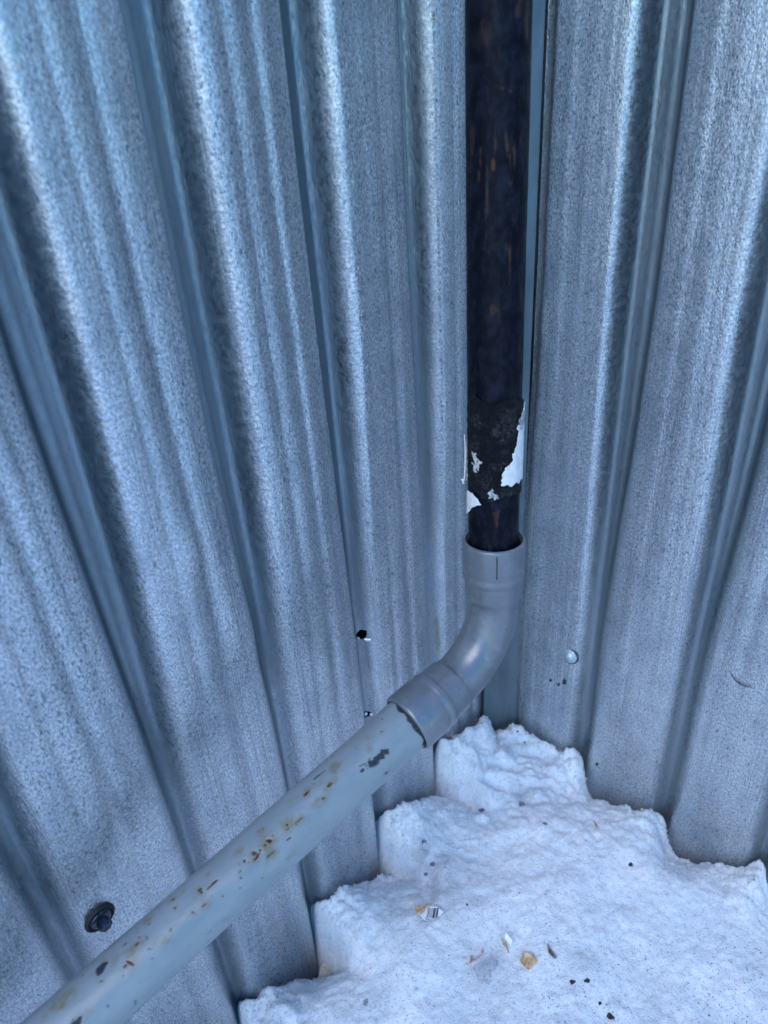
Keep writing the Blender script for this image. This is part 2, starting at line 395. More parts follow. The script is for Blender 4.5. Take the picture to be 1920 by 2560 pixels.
pts = [L2 + back * 0.022, L2, R2, R2 + back * 0.016, R2 + back * 0.016 - ex * t, R2 + back * t - ex * t, L2 + back * t + ex * t, L2 + back * 0.022 + ex * t]
post = empty('corner_post', (float((L2[0] + R2[0]) / 2), float(L2[1]), H - 0.85)); tag(post, 'flat galvanised corner post strip standing behind the black pipe', 'post')
child(extrude_plan('channel', pts, H - 0.85, H + 1.1, M_smoothgal), post)
L3 = L2 - ex * 0.0062 + back * 0.003; pts = [L3, L3 + ex * 0.0026, L3 + ex * 0.0026 + back * 0.02, L3 + back * 0.02]
child(extrude_plan('trim_strip', pts, H - 0.85, H + 1.1, M_smoothgal), post)

# ------------------------------------------------------------------ pipes
K = 0.84
Q0 = at(1233, 1345, 0.66 * K); T0 = at(1247, 0, 0.4875 * K)
DV = (Q0 - T0) / np.linalg.norm(Q0 - T0)
zA = 0.663 * K
A0 = at(1018, 1812, zA); B0 = at(179, 2560, zA * 134 / 168); G = (B0 - A0) / np.linalg.norm(B0 - A0)
nn = np.cross(DV, G)
sm = np.array([[1, -np.dot(DV, G)], [np.dot(DV, G), -1]]); w_ = A0 - Q0
s_, t_ = np.linalg.solve(sm, [np.dot(DV, w_), np.dot(G, w_)])
apex = 0.5 * ((Q0 + DV * s_) + (A0 + G * t_))
A0 = A0 + (apex - (A0 + G * t_)) * 1.0 ; B0 = B0 + (apex - (A0 + G * t_)) * 0
LR1 = np.linalg.norm(apex - Q0); G = (B0 - apex) / np.linalg.norm(B0 - apex)
LR2 = abs(t_)
R1, R2_ = 0.0228 * K, 0.0246 * K
def straight_tube(name, P, Q, r, ds, nseg, mat, fattr, disp=None):
    ax = (Q - P); L = np.linalg.norm(ax); ax = ax / L
    toc = CAM - P; toc = toc - ax * np.dot(toc, ax); toc /= np.linalg.norm(toc); side = np.cross(ax, toc)
    ns = int(L / ds) + 1; ss = np.linspace(0, L, ns); th = np.linspace(-pi, pi, nseg, endpoint=False)
    TH, SS = np.meshgrid(th, ss, indexing='ij')
    attrs = fattr(SS, TH, r) if fattr else {}
    rr = r + (disp(SS, TH, attrs) if disp else 0 * SS)
    V = P + SS[..., None] * ax + (np.cos(TH) * rr)[..., None] * toc + (np.sin(TH) * rr)[..., None] * side
    uv = np.stack([(TH * r).ravel(), SS.ravel()], 1)
    o = mesh_obj(name, V.reshape(-1, 3), grid_faces(nseg, ns, True), mat, None, True, uv, {k: v.ravel() for k, v in attrs.items()})
    return o, (P, ax, toc, side, L)
def tube_hit(px, py, fr, r):
    P, ax, toc, side, L = fr; d = ray(px, py); d = d / np.linalg.norm(d); o = CAM - P
    dp = d - ax * np.dot(d, ax); op = o - ax * np.dot(o, ax)
    a = dp @ dp; b = 2 * dp @ op; c = op @ op - r * r; disc = b * b - 4 * a * c
    t = (-b - sqrt(max(disc, 0))) / (2 * a); X = o + d * t
    return float(X @ ax), math.atan2(float(X @ side), float(X @ toc))
def blobs(SS, TH, r, items, fr, seed, soft=False):
    """items: px, py, half-length m, half-width m, angle, weight"""
    m = np.zeros_like(SS); X = TH * r
    wob = 0.55 * fbm(X * 420, SS * 420, 3, seed) + 0.5 * fbm(X * 140, SS * 140, 2, seed + 7)
    for (px, py, a, b, ang, wt) in items:
        a *= K; b *= K
        s0, t0 = tube_hit(px, py, fr, r); dx = X - t0 * r; dy = SS - s0
        sel = (abs(dx) < 3 * a + .004) & (abs(dy) < 3 * a + .004)
        ca, sa = cos(ang), sin(ang); p = dy * ca + dx * sa; q = -dy * sa + dx * ca
        e = np.sqrt((p / a) ** 2 + (q / b) ** 2) + wob * 1.3
        g_ = np.exp(-np.clip(e - .15, 0, 9) ** 2 * 1.1) if soft else np.clip((1.25 - e) / 0.35, 0, 1)
        m = np.where(sel, np.maximum(m, wt * g_), m)
    return m

# --- slanting grey pipe
GP0 = apex + G * (LR2 - 0.030 * K); GP1 = B0 + G * 0.13
CHIPS = [(946, 1894, .0105, .0028, 0.1, 1), (934, 1908, .005, .0028, 0.5, 1), (905, 1927, .0022, .0014, 0.2, 1), (900, 1915, .005, .0006, 0.3, .8), (254, 2420, .0032, .0030, 0, 1), (262, 2410, .0022, .0018, 0, 1), (248, 2432, .0018, .0015, 0, 1),
         (787, 1946, .0012, .0008, 0, .9), (800, 1935, .006, .0005, 0.1, .9), (192, 2556, .0035, .0015, 0, 1), (965, 1933, .0016, .0011, 0, .9), (604, 2195, .001, .0008, 0, .8), (657, 2195, .0007, .0006, 0, .8), (372, 2372, .0018, .0006, .8, .7), (312, 2415, .0012, .0009, 0, .8)]
RUSTD = [(766, 1982, .0030, .0012, 0.0, 1), (826, 1961, .0024, .0010, 0, .9), (719, 2061, .0015, .0009, 0, 1), (749, 2051, .0032, .0006, 0, .9), (721, 2072, .0018, .0006, .2, .9), (721, 2098, .0018, .0006, 0, .9), (672, 2102, .0022, .0014, 1.0, 1), (663, 2112, .0010, .001, 0, .9),
         (634, 2132, .0024, .0016, 0.9, 1), (643, 2142, .0034, .0009, -0.2, 1), (611, 2152, .0013, .0011, 0, 1), (675, 2138, .0030, .0006, 0, .9), (527, 2214, .0042, .0006, 0, 1), (499, 2224, .0012, .0010, 0, 1), (503, 2231, .0008, .0006, 0, 1), (512, 2262, .0022, .0007, 0, .9), (432, 2248, .0015, .0012, .7, 1),
         (341, 2361, .0015, .0008, 0, .9), (328, 2409, .0028, .0009, 1.1, 1), (660, 2090, .0007, .0007, 0, .8), (740, 2060, .001, .0006, 0, .8), (809, 1996, .0012, .0008, 0, .9), (310, 2362, .0022, .0007, 0, .7), (1008, 1773, .001, .0008, 0, .7), (650, 2125, .0008, .0006, 0, .9), (558, 2240, .0007, .0005, 0, .8), (600, 2220, .0006, .0005, 0, .8)]
for _k in range(46):
    _t = random.random(); _px = 120 + 860 * _t; _py = 2530 - 745 * _t + random.uniform(-75, 85) * (1 - .25 * _t)
    RUSTD.append((_px, _py, random.uniform(.0004, .0011), random.uniform(.0003, .0007), random.uniform(-.4, .8), random.uniform(.5, 1)))
HALO = [(837, 1917, .005, .0036, 0, .9), (733, 1998, .0055, .003, 0, .9), (766, 1982, .005, .0028, 0, .8), (826, 1966, .006, .0045, 0, .9), (800, 1958, .004, .003, 0, .6), (719, 2068, .0065, .0055, 0, .8), (749, 2053, .006, .003, 0, .8), (668, 2108, .010, .0055, 0, .9), (640, 2138, .007, .005, 0, .8), (675, 2138, .006, .004, 0, .9),
        (594, 2131, .0035, .003, 0, .9), (500, 2226, .006, .004, 0, .9), (512, 2262, .004, .003, 0, .6), (432, 2248, .004, .0035, 0, .8), (334, 2366, .006, .005, 0, .9), (328, 2409, .006, .004, 0, .5), (158, 2496, .009, .0055, 0, 1), (371, 2300, .0045, .003, 0, .7), (412, 2353, .0065, .003, .5, .8), (925, 1872, .003, .003, 0, .7), (918, 1845, .004, .002, .6, .6), (1012, 1782, .004, .002, .6, .7), (1005, 1768, .002, .0016, 0, .7),
        (796, 2002, .005, .003, 0, .8), (809, 1997, .003, .0026, 0, .8), (965, 1933, .003, .002, 0, .7), (726, 2140, .005, .0022, 0, .5), (655, 2083, .004, .003, 0, .6), (285, 2396, .004, .003, 0, .6), (283, 2412, .004, .002, 0, .5), (200, 2556, .006, .004, 0, .7), (112, 2540, .003, .003, 0, .6), (560, 2300, .004, .0025, 0, .35), (700, 1960, .003, .002, 0, .5), (1030, 1795, .005, .0015, 1.2, .5)]
def grey_attrs(SS, TH, r):
    P, ax = GP0, G; toc = CAM - P; toc = toc - ax * np.dot(toc, ax); toc /= np.linalg.norm(toc); fr = (P, ax, toc, np.cross(ax, toc), 0)
    chip = blobs(SS, TH, r, CHIPS, fr, 5); rust = blobs(SS, TH, r, RUSTD, fr, 9); halo = blobs(SS, TH, r, HALO + [(q[0], q[1], .0026, .0018, q[4], .55) for q in RUSTD[-46::2]], fr, 14, True)
    X = TH * r; sr, tr_ = tube_hit(1050, 1812, fr, r)
    # paint scraped off just outside the socket
    edge = 0.0306 * K + 0.003 * fbm(X * 160, X * 0, 3, 3)
    side = np.clip((np.cos(TH - tr_ ) - 0.2) * 2.2, 0, 1)
    scr = np.clip((edge + 0.0022 * side - SS) / 0.0007, 0, 1) * (side > 0.05)
    chip = np.maximum(chip, scr)
    fine = np.clip((fbm(X * 300, SS * 300, 2, 77) - 0.52) / 0.05, 0, 1) * np.clip((fbm(X * 30, SS * 30, 2, 70) - 0.05) / .2, 0, 1)
    return {'chip': np.maximum(chip, fine * 0.5), 'rust': rust, 'halo': halo}
def grey_disp(SS, TH, A):
    X = TH * R2_
    return -0.00035 * np.maximum(A['chip'], A['rust']) + 0.0004 * fbm(X * 30, SS * 14, 2, 21) + 0.00012 * fbm(X * 160, SS * 120, 2, 25)
s = NT('grey_paint'); vv_ = s.vec()
n1 = s.noise(s.vec('uv', (60, 25, 1)), 1, 4); n2 = s.noise(s.vec('uv', (500, 500, 1)), 1, 3); n3 = s.noise(s.vec('uv', (110, 60, 1)), 1, 4, .6, .6)
c = s.mix(s.mapr(n1, .3, .7), (0.225, 0.265, 0.28, 1), (0.275, 0.31, 0.325, 1))
c = s.mix(s.mapr(n3, .58, .72, 0, .35), c, (0.30, 0.30, 0.24, 1))
c = s.mix(s.math('MULTIPLY', s.attr('halo'), s.mapr(n3, .3, .62, .25, .9)), c, (0.19, 0.14, 0.05, 1))
c = s.mix(s.attr('rust'), c, s.mix(s.mapr(n2, .35, .65), (0.025, 0.008, 0.005, 1), (0.12, 0.035, 0.010, 1)))
c = s.mix(s.attr('chip'), c, s.mix(s.mapr(n2, .35, .65), (0.012, 0.016, 0.022, 1), (0.035, 0.042, 0.05, 1)))
s.l(c, s.b.inputs['Base Color'])
s.l(s.math('ADD', s.mapr(n1, .3, .7, .30, .42), s.math('MULTIPLY', s.math('MAXIMUM', s.attr('rust'), s.attr('chip')), .35)), s.b.inputs['Roughness'])
s.l(s.bump(n2, .12, .0004, s.bump(n3, .25, .0015)), s.b.inputs['Normal'])
gp, frG = straight_tube('slanting_pipe', GP0, GP1, R2_, 0.00075, 180, s.m, grey_attrs, grey_disp)
center_origin(gp); tag(gp, 'light grey painted steel pipe with rust spots and chips slanting to the lower left', 'pipe')

# --- upright black pipe
BP1 = Q0 + DV * 0.034 * K; BP0 = Q0 - DV * 0.62
SCR = [(1217, 490, .024, .0006, 0, .75), (1213, 560, .02, .0006, .04, .7), (1236, 355, .010, .0008, 0, .6), (1233, 410, .004, .0012, 0, .9), (1203, 395, .006, .0014, 0, .8), (1196, 438, .005, .0024, 0, .8), (1267, 362, .006, .001, -.1, .9), (1274, 420, .010, .0009, 0, .6), (1276, 452, .004, .0022, 0, .8), (1286, 400, .007, .0012, 0, .8), (1298, 470, .014, .0009, 0, .6), (1290, 550, .004, .0012, 0, .6),
       (1258, 222, .0045, .0008, 1.9, .7), (1275, 640, .016, .0009, 0, .9), (1270, 615, .002, .002, 0, .8), (1300, 22, .006, .003, 0, .5), (1318, 55, .010, .0030, 0, .8), (1210, 80, .010, .006, 0.3, .35), (1308, 360, .010, .003, 0, .5), (1180, 350, .010, .003, 0, .4), (1236, 775, .004, .003, 0, .4), (1188, 760, .004, .0008, 0, .6), (1302, 735, .012, .001, 0, .5), (1237, 1195, .004, .0018, 0, .8), (1240, 1290, .006, .003, 0.2, .6), (1243, 1310, .005, .0015, 0, .6), (1235, 1165, .002, .002, 0, .7)]
def black_attrs(SS, TH, r):
    P, ax = BP0, DV; toc = CAM - P; toc = toc - ax * np.dot(toc, ax); toc /= np.linalg.norm(toc); fr = (P, ax, toc, np.cross(ax, toc), 0)
    return {'rust': blobs(SS, TH, r, SCR, fr, 31)}
def black_disp(SS, TH, A):
    X = TH * R1; return 0.0003 * fbm(X * 40, SS * 20, 2, 55)
s = NT('black_paint')
n1 = s.noise(s.vec('uv', (140, 85, 1)), 1, 6, .7, .3); n2 = s.noise(s.vec('uv', (420, 420, 1)), 1, 3); n3 = s.noise(s.vec('uv', (150, 35, 1)), 1, 4, .6); n4 = s.noise(s.vec('uv', (22, 14, 1)), 1, 3)
c = s.mix(s.mapr(n1, .40, .68), (0.001, 0.002, 0.006, 1), (0.010, 0.012, 0.022, 1))
c = s.mix(s.mapr(n3, .60, .74, 0, .5), c, (0.03, 0.03, 0.045, 1))
c = s.mix(s.math('MULTIPLY', s.mapr(n4, .5, .7), s.mapr(n3, .5, .65, 0, .5)), c, (0.022, 0.009, 0.006, 1))
c = s.mix(s.math('MULTIPLY', s.attr('rust'), s.mapr(n3, .38, .62, .0, .85)), c, (0.085, 0.046, 0.028, 1))
s.l(c, s.b.inputs['Base Color']); s.l(s.mapr(n1, .3, .7, .55, .36), s.b.inputs['Roughness']); s.b.inputs['Specular IOR Level'].default_value = 0.12
s.l(s.bump(n2, .2, .0004, s.bump(n1, .3, .0015)), s.b.inputs['Normal'])
upright = empty('upright_pipe', tuple(float(x) for x in BP1)); tag(upright, 'black painted steel pipe with rust scratches and torn paper label standing in the corner', 'pipe')
bt, frB = straight_tube('tube', BP0, BP1, R1, 0.001, 150, s.m, black_attrs, black_disp); child(bt, upright)

def cyl_patch(name, poly_px, fr, r, off, thick, mat, step=0.0006, rag=0.0010, seed=1, lift=0.0, parent=None):
    P, ax, toc, side, L = fr
    poly = [tube_hit(x, y, fr, r) for x, y in poly_px]; poly = np.array([(t_ * r, s_) for s_, t_ in poly])
    x0, y0 = poly.min(0) - .002; x1, y1 = poly.max(0) + .002
    xs = np.arange(x0, x1, step); ys = np.arange(y0, y1, step); XX, YY = np.meshgrid(xs, ys, indexing='ij')
    qx = XX + rag * 2 * fbm(XX * 260, YY * 260, 3, seed); qy = YY + rag * 2 * fbm(XX * 260, YY * 260, 3, seed + 50)
    ins = np.zeros(XX.shape, bool); n = len(poly); j = n - 1
    for i in range(n):
        xi, yi = poly[i]; xj, yj = poly[j]
        cnd = ((yi > qy) != (yj > qy)) & (qx < (xj - xi) * (qy - yi) / (yj - yi + 1e-12) + xi); ins ^= cnd; j = i
    rr = r + off + 0.0004 * fbm(XX * 200, YY * 200, 3, seed + 3) + lift * np.clip((XX - x0) / (x1 - x0), 0, 1) ** 3
    TH = XX / r
    V = P + YY[..., None] * ax + (np.cos(TH) * rr)[..., None] * toc + (np.sin(TH) * rr)[..., None] * side
    f = grid_faces(len(xs), len(ys)); inf = ins.ravel()
    f = f[inf[f].all(1)]
    if len(f) == 0: return None
    used = np.unique(f); mp = -np.ones(ins.size, int); mp[used] = np.arange(len(used))
    o = mesh_obj(name, V.reshape(-1, 3)[used], mp[f], mat, None, True, np.stack([XX.ravel(), YY.ravel()], 1)[used])
    m = o.modifiers.new('thick', 'SOLIDIFY'); m.thickness = thick; m.offset = 1
    if parent: child(o, parent)
    return o
# crinkled black wrap on the lower part of the pipe
s = NT('black_wrap')
n1 = s.noise(s.vec('uv', (170, 130, 1)), 1, 5, .7, 2.2); n2 = s.noise(s.vec('uv', (480, 480, 1)), 1, 3, .6, 1.5)
th_ = s.math('ABSOLUTE', s.math('SUBTRACT', n1, .5)); fib = s.math('SUBTRACT', 1.0, s.mapr(th_, 0.0, 0.020))
msk = s.mapr(s.noise(s.vec('uv', (60, 60, 1)), 1, 3), .47, .62)
c = s.mix(s.math('MULTIPLY', s.math('MULTIPLY', fib, msk), .55), s.mix(s.mapr(n2, .4, .7), (.0015, .002, .004, 1), (.010, .011, .016, 1)), (.26, .26, .27, 1))
s.l(c, s.b.inputs['Base Color']); s.b.inputs['Roughness'].default_value = .45; s.b.inputs['Specular IOR Level'].default_value = 0.22
s.l(s.bump(n2, .7, .0015, s.bump(n1, .9, .005)), s.b.inputs['Normal']); M_wrap = s.m
W = [(1171, 1004), (1190, 992), (1215, 1000), (1240, 1012), (1262, 1000), (1285, 990), (1306, 996), (1300, 1225), (1270, 1240), (1250, 1250), (1225, 1250), (1205, 1243), (1188, 1228), (1174, 1210), (1171, 1200)]
cyl_patch('wrap', W, frB, R1, 0.0003, 0.0008, M_wrap, 0.0006, 0.0016, 4, 0, upright)
M_paper = simple('torn_paper', (0.78, 0.76, 0.74), 0.85, 0, 250, 0.1, 0.5, bd=0.001)
M_fuzz = simple('paper_fuzz', (0.42, 0.40, 0.40), 0.9, 0, 350, 0.5, 0.8, bd=0.001)
cyl_patch('paper_label', [(1309, 1000), (1306, 1055), (1304, 1110), (1300, 1195), (1270, 1212), (1243, 1214), (1250, 1190), (1262, 1165), (1276, 1150), (1282, 1120), (1290, 1090), (1288, 1062), (1300, 1045), (1304, 1015)], frB, R1, 0.0014, 0.0005, M_paper, .0005, .0014, 8, 0.0026, upright)
cyl_patch('paper_label', [(1171, 1222), (1185, 1232), (1197, 1246), (1206, 1262), (1196, 1264), (1184, 1268), (1177, 1280), (1171, 1285)], frB, R1, 0.0010, 0.0004, M_paper, .0005, .0005, 18, 0, upright)
cyl_patch('paper_label', [(1230, 1215), (1236, 1225), (1245, 1243), (1232, 1246), (1218, 1243), (1224, 1228)], frB, R1, 0.0014, 0.0003, M_fuzz, .0005, .0012, 28, 0, upright)
cyl_patch('paper_label', [(1184, 1120), (1196, 1135), (1200, 1150), (1206, 1168), (1196, 1178), (1190, 1160), (1186, 1140)], frB, R1, 0.0014, 0.0003, M_fuzz, .0005, .0016, 38, 0, upright)
cyl_patch('paper_label', [(1182, 1150), (1192, 1160), (1196, 1178), (1188, 1180)], frB, R1, 0.0014, 0.0003, M_fuzz, .0005, .0012, 48, 0, upright)
cyl_patch('paper_label', [(1288, 1048), (1308, 1000), (1310, 1050), (1296, 1075)], frB, R1, 0.0018, 0.0004, M_fuzz, .0005, .0016, 58, 0.001, upright)
cyl_patch('paper_label', [(1171, 1100), (1173, 1100), (1174, 1190), (1171, 1210)], frB, R1, 0.0014, 0.0003, M_fuzz, .0004, .0006, 68, 0, upright)
# curled rags at the left and right silhouettes of the pipe
def fibre(name, pts, r, mat, parent, n=5):
    pts = [np.array(p, float) for p in pts]; vv = []; 
    for i, p in enumerate(pts):
        d = pts[min(i + 1, len(pts) - 1)] - pts[max(i - 1, 0)]; x, y, a = frame_from(d)
        rad = r * (1 - 0.75 * abs(2 * i / (len(pts) - 1) - 1) ** 2)
        for k_ in range(n): vv.append(p + (x * cos(2 * pi * k_ / n) + y * sin(2 * pi * k_ / n)) * rad)
    f = []
    for i in range(len(pts) - 1):
        for k_ in range(n): k2 = (k_ + 1) % n; f.append((i * n + k_, i * n + k2, (i + 1) * n + k2, (i + 1) * n + k_))
    f.append(tuple(range(n))[::-1]); f.append(tuple((len(pts) - 1) * n + i for i in range(n)))
    o = mesh_obj(name, vv, f, mat, None, True)
    if parent: child(o, parent)
    return o
def on_tube(px, py, fr, r, off): 
    s0, t0 = tube_hit(px, py, fr, r); P, ax, toc, side, L = fr; return P + ax * s0 + (toc * cos(t0) + side * sin(t0)) * (r + off)
fibre('paper_fibre', [on_tube(1168 - dx, y, frB, R1, .0016 + dx * .0004) for dx, y in ((2, 1085), (1, 1100), (0, 1120), (0, 1150), (1, 1180), (2, 1195), (4, 1205), (1, 1212))], .0008, M_paper, upright)
fibre('paper_fibre', [on_tube(1168, y, frB, R1, .0012 + o_) for y, o_ in ((1196, .001), (1200, .003), (1206, .0032), (1210, .0012))], .0016, M_paper, upright)

# --- elbow
s = NT('grey_plastic'); n1 = s.noise(s.vec('uv', (40, 25, 1)), 1, 4); n2 = s.noise(s.vec('uv', (600, 90, 1)), 1, 3); n3 = s.noise(s.vec('uv', (9, 500, 1)), 1, 3); ng = s.noise(s.vec('uv', (420, 420, 1)), 1, 2)
c = s.mix(s.mapr(n1, .3, .7), (0.145, 0.160, 0.180, 1), (0.190, 0.203, 0.222, 1)); c = s.mix(s.mapr(n2, .62, .75, 0, .4), c, (0.20, 0.21, 0.23, 1))
c = s.mix(s.mapr(ng, .64, .72, 0, .6), c, (0.04, 0.045, 0.055, 1))
nd = s.noise(s.vec('uv', (30, 70, 1)), 1, 5, .7); c = s.mix(s.mapr(nd, .52, .75, 0, .45), c, (0.33, 0.35, 0.38, 1))
s.l(c, s.b.inputs['Base Color']); s.l(s.mapr(n1, .3, .7, .27, .34), s.b.inputs['Roughness']); s.b.inputs['Metallic'].default_value = 0.25; s.b.inputs['Specular IOR Level'].default_value = 0.75
s.b.inputs['Coat Weight'].default_value = 0.0
s.l(s.bump(n2, .10, .0004, s.bump(n3, .05, .0004, s.bump(n1, .15, .002))), s.b.inputs['Normal']); M_pp = s.m
def sweep(name, path, prof_r, nseg, mat, parent=None, flip=False):
    path = np.array(path); n = len(path); tan = np.gradient(path, axis=0); tan /= np.linalg.norm(tan, axis=1)[:, None]
    nrm = np.cross(DV, G); nrm /= np.linalg.norm(nrm); V = []; arc = np.concatenate([[0], np.cumsum(np.linalg.norm(np.diff(path, axis=0), axis=1))])
    th = np.linspace(0, 2 * pi, nseg, endpoint=False); uvs = []
    for i in range(nseg):
        for j in range(n):
            b = np.cross(tan[j], nrm); V.append(path[j] + (nrm * cos(th[i]) + b * sin(th[i])) * prof_r[j]); uvs.append((th[i] * .025, arc[j]))
    o = mesh_obj(name, V, grid_faces(nseg, n, True), mat, None, True, uvs); return o
bend = acos(float(DV @ G)); tl = 0.056 * K; Rb = tl / math.tan(bend / 2)
c1 = apex - DV * tl; c2 = apex + G * tl
inw = np.cross(np.cross(DV, G), DV); inw /= np.linalg.norm(inw); cc = c1 + inw * Rb
arcp = []
for k_ in range(0, 41):
    a_ = bend * k_ / 40; arcp.append(cc - inw * Rb * cos(a_) + DV * Rb * sin(a_))
start1 = apex - DV * LR1; start2 = apex + G * LR2
def socket_prof(Ls):
    # distance from the open end -> outer radius
    return [(a_ * K, b_ * K) for a_, b_ in [(0.0, .0262), (0.0004, .0280), (.0012, .0287), (.003, .0290), (.020, .0291), (.0272, .0290), (.0300, .0283), (.0318, .0281), (.0335, .0287), (.0360, .0288), (.0385, .0284), (.0402, .0272), (.0420, .0269), (.0560, .0267), (.0585, .0263), (.0605, .0252), (.0625, .0246)]]
path = []; rad = []
for (d_, r_) in socket_prof(0): path.append(start1 + DV * d_); rad.append(r_)
mid = list(arcp)
pre = [c1 + DV * 0]  # arc starts at c1
k0 = .0640 * K
if LR1 - tl > k0 + .001: path.append(start1 + DV * k0); rad.append(.0244 * K)
sel = [p for p in mid if (p - start1) @ DV > k0 + .0015 and (start2 - p) @ G > k0 + .0015]
for p in sel: path.append(p); rad.append(.0242 * K)
for (d_, r_) in reversed([(k0, .0244 * K)] + socket_prof(0)[:0]): 
    if LR2 - tl > k0 + .001: path.append(start2 - G * d_); rad.append(r_)
for (d_, r_) in reversed(socket_prof(0)): path.append(start2 - G * d_); rad.append(r_)
elbow = empty('pipe_elbow', tuple(float(x) for x in apex)); tag(elbow, 'grey plastic pipe elbow joining the black upright pipe to the slanting grey pipe', 'pipe fitting')
eb = sweep('body', path, rad, 96, M_pp); sharp(eb, 40); child(eb, elbow)
def inner(name, st, dr):
    o = lathe(name, st, dr, [(a_ * K, b_ * K) for a_, b_ in [(0.0, .0262), (.0030, .0258), (.0034, .0252), (.012, .0250), (.034, .0250)]], 72, M_pp, cap=False); child(o, elbow); return o
inner('socket_lining', start1, DV); inner('socket_lining', start2, -G)
M_seal = simple('rubber_seal', (0.010, 0.010, 0.012), 0.45, 0, 200, 0.3, 0.4, bd=.0006)
def seal(st, dr, r_in, seed):
    x, y, a = frame_from(dr); vv = []; n = 72; prof = [(.0062, r_in - .0006), (.0040, r_in + .0004), (.0032, .0246 * K), (.0036, .0252 * K), (.0070, .0252 * K)]
    for i in range(n):
        th = 2 * pi * i / n; wv = 0.0012 * fbm(np.array([4 * cos(th)]), np.array([4 * sin(th)]), 3, seed)[0]
        for (s0, r0) in prof: vv.append(st + a * (s0 + wv) + (x * cos(th) + y * sin(th)) * r0)
    f = [tuple(q) for q in grid_faces(n, len(prof), True)]
    child(mesh_obj('rubber_seal', vv, f, M_seal, None, True), elbow)
seal(start1, DV, R1, 5); seal(start2, -G, R2_, 8)
# mould line on the upper collar
ml_dir = CAM - start1; ml_dir = ml_dir - DV * (ml_dir @ DV); ml_dir /= np.linalg.norm(ml_dir)
vv = []; sd_ = np.cross(DV, ml_dir)
sd_th = -0.10
md = ml_dir * cos(sd_th) + sd_ * sin(sd_th); ms = np.cross(DV, md)
for d_ in (0.004 * K, .0145 * K, .025 * K, .0265 * K):
    for q, h_ in ((-.0006, -.0004), (-.0002, .00035), (.0002, .00035), (.0006, -.0004)): vv.append(start1 + DV * d_ + md * (.0291 * K + h_) + ms * q)
fs = [(i * 4 + j, i * 4 + j + 1, (i + 1) * 4 + j + 1, (i + 1) * 4 + j) for i in range(3) for j in range(3)]
child(mesh_obj('mould_line', vv, fs, M_seal, None, True), elbow)

# ------------------------------------------------------------------ snow
ZL = np.array([(-.1, -.67), (0, -.665), (.05, -.645), (.09, -.635), (.108, -.655), (.124, -.715), (.15, -.69), (.19, -.655), (.212, -.67), (.228, -.745), (.26, -.715), (.292, -.685), (.315, -.70), (.332, -.79), (.36, -.755), (.395, -.71), (.42, -.725), (.436, -.80), (.47, -.80), (.6, -.80), (3, -.80)])
ZR = np.array([(-.1, -.69), (.0, -.685), (.04, -.690), (.1, -.685), (.118, -.70), (.142, -.735), (.175, -.715), (.205, -.705), (.225, -.725), (.2445, -.76), (.28, -.722), (.32, -.70), (.35, -.75), (.38, -.74), (.6, -.78), (3, -.8)])
def snow_h(X, Y):
    X = np.asarray(X, float); Y = np.asarray(Y, float)
    rx = X - C0[0]; ry = Y - C0[1]
    uL = rx * DL[0] + ry * DL[1]; dLn = rx * NL[0] + ry * NL[1]
    uR = rx * DR[0] + ry * DR[1]; dRn = rx * NR[0] + ry * NR[1]
    dist = np.hypot(rx, ry)
    base = -.700 - .055 * np.clip(dist - .15, 0, 1.2) + .012 * np.exp(-((dist - .22) / .1) ** 2)
    zl = np.interp(uL, ZL[:, 0], ZL[:, 1]); zr_ = np.interp(uR, ZR[:, 0], ZR[:, 1])
    wl = np.exp(-(np.clip(dLn + .005, 0, 9) / .050) ** 2) * np.clip((dist) / .04, 0, 1); wr = np.exp(-(np.clip(dRn + .005, 0, 9) / .050) ** 2) * np.clip(dist / .04, 0, 1)
    z = base * (1 - np.maximum(wl, wr)) + np.where(wl + wr > 1e-6, (zl * wl + zr_ * wr) / (wl + wr + 1e-9), 0) * np.maximum(wl, wr)
    near = np.exp(-np.maximum(dist - .5, 0) / .4)
    eg = np.clip(np.maximum(wl, wr) + np.exp(-(dist / .13) ** 2), 0, 1)
    z = z + (.012 * fbm(X * 8, Y * 8, 2, 2) + (.0035 + .008 * eg) * fbm(X * 24, Y * 24, 2, 6) + (.0016 + .0042 * eg) * fbm(X * 75, Y * 75, 2, 12) + (.0015 + .0028 * eg) * fbm(X * 230, Y * 230, 3, 19)) * (0.25 + .75 * near)
    # a narrow melt gap along the metal
    vz = np.full_like(X, -.70); gL = dLn - wall_n(uL, vz, 'L'); gR = dRn - wall_n(uR, vz, 'R')
    gap = np.exp(-(np.clip(np.minimum(gL, gR), 0, 9) / .0055) ** 2)
    z = z - .020 * gap * (np.minimum(uL, uR) > -.02)
    # icy lumps heaped against the post
    edge = np.maximum(wl, wr)
    lump = np.abs(vnoise(X * 48, Y * 48, 33)) * np.exp(-(dist / .12) ** 2)
    z = z + .045 * lump + edge * .010 * np.abs(vnoise(X * 60, Y * 60, 41)) - .004 * edge
    return H + z
fx = np.arange(-0.26, 0.62, 0.0020); fy = np.arange(0.08, 0.72, 0.0020)
def grow(a):
    lo = [a[0]]; st = .004
    while lo[-1] > -40: lo.append(lo[-1] - st); st *= 1.35
    hi = [a[-1]]; st = .004
    while hi[-1] < 40: hi.append(hi[-1] + st); st *= 1.35
    return np.concatenate([np.array(lo[:0:-1]), a, np.array(hi[1:])])
gx = grow(fx); gy = grow(fy)
GX, GY = np.meshgrid(gx, gy, indexing='ij'); GZ = snow_h(GX, GY)
s = NT('snow'); v = s.vec('obj')
n1 = s.noise(v, 22, 4); n2 = s.noise(v, 190, 4, .65); n3 = s.noise(v, 560, 3, .7); pit = s.noise(s.vec('obj'), 300, 3, .7); n4 = s.noise(v, 55, 4, .6); n5 = s.noise(v, 420, 2)
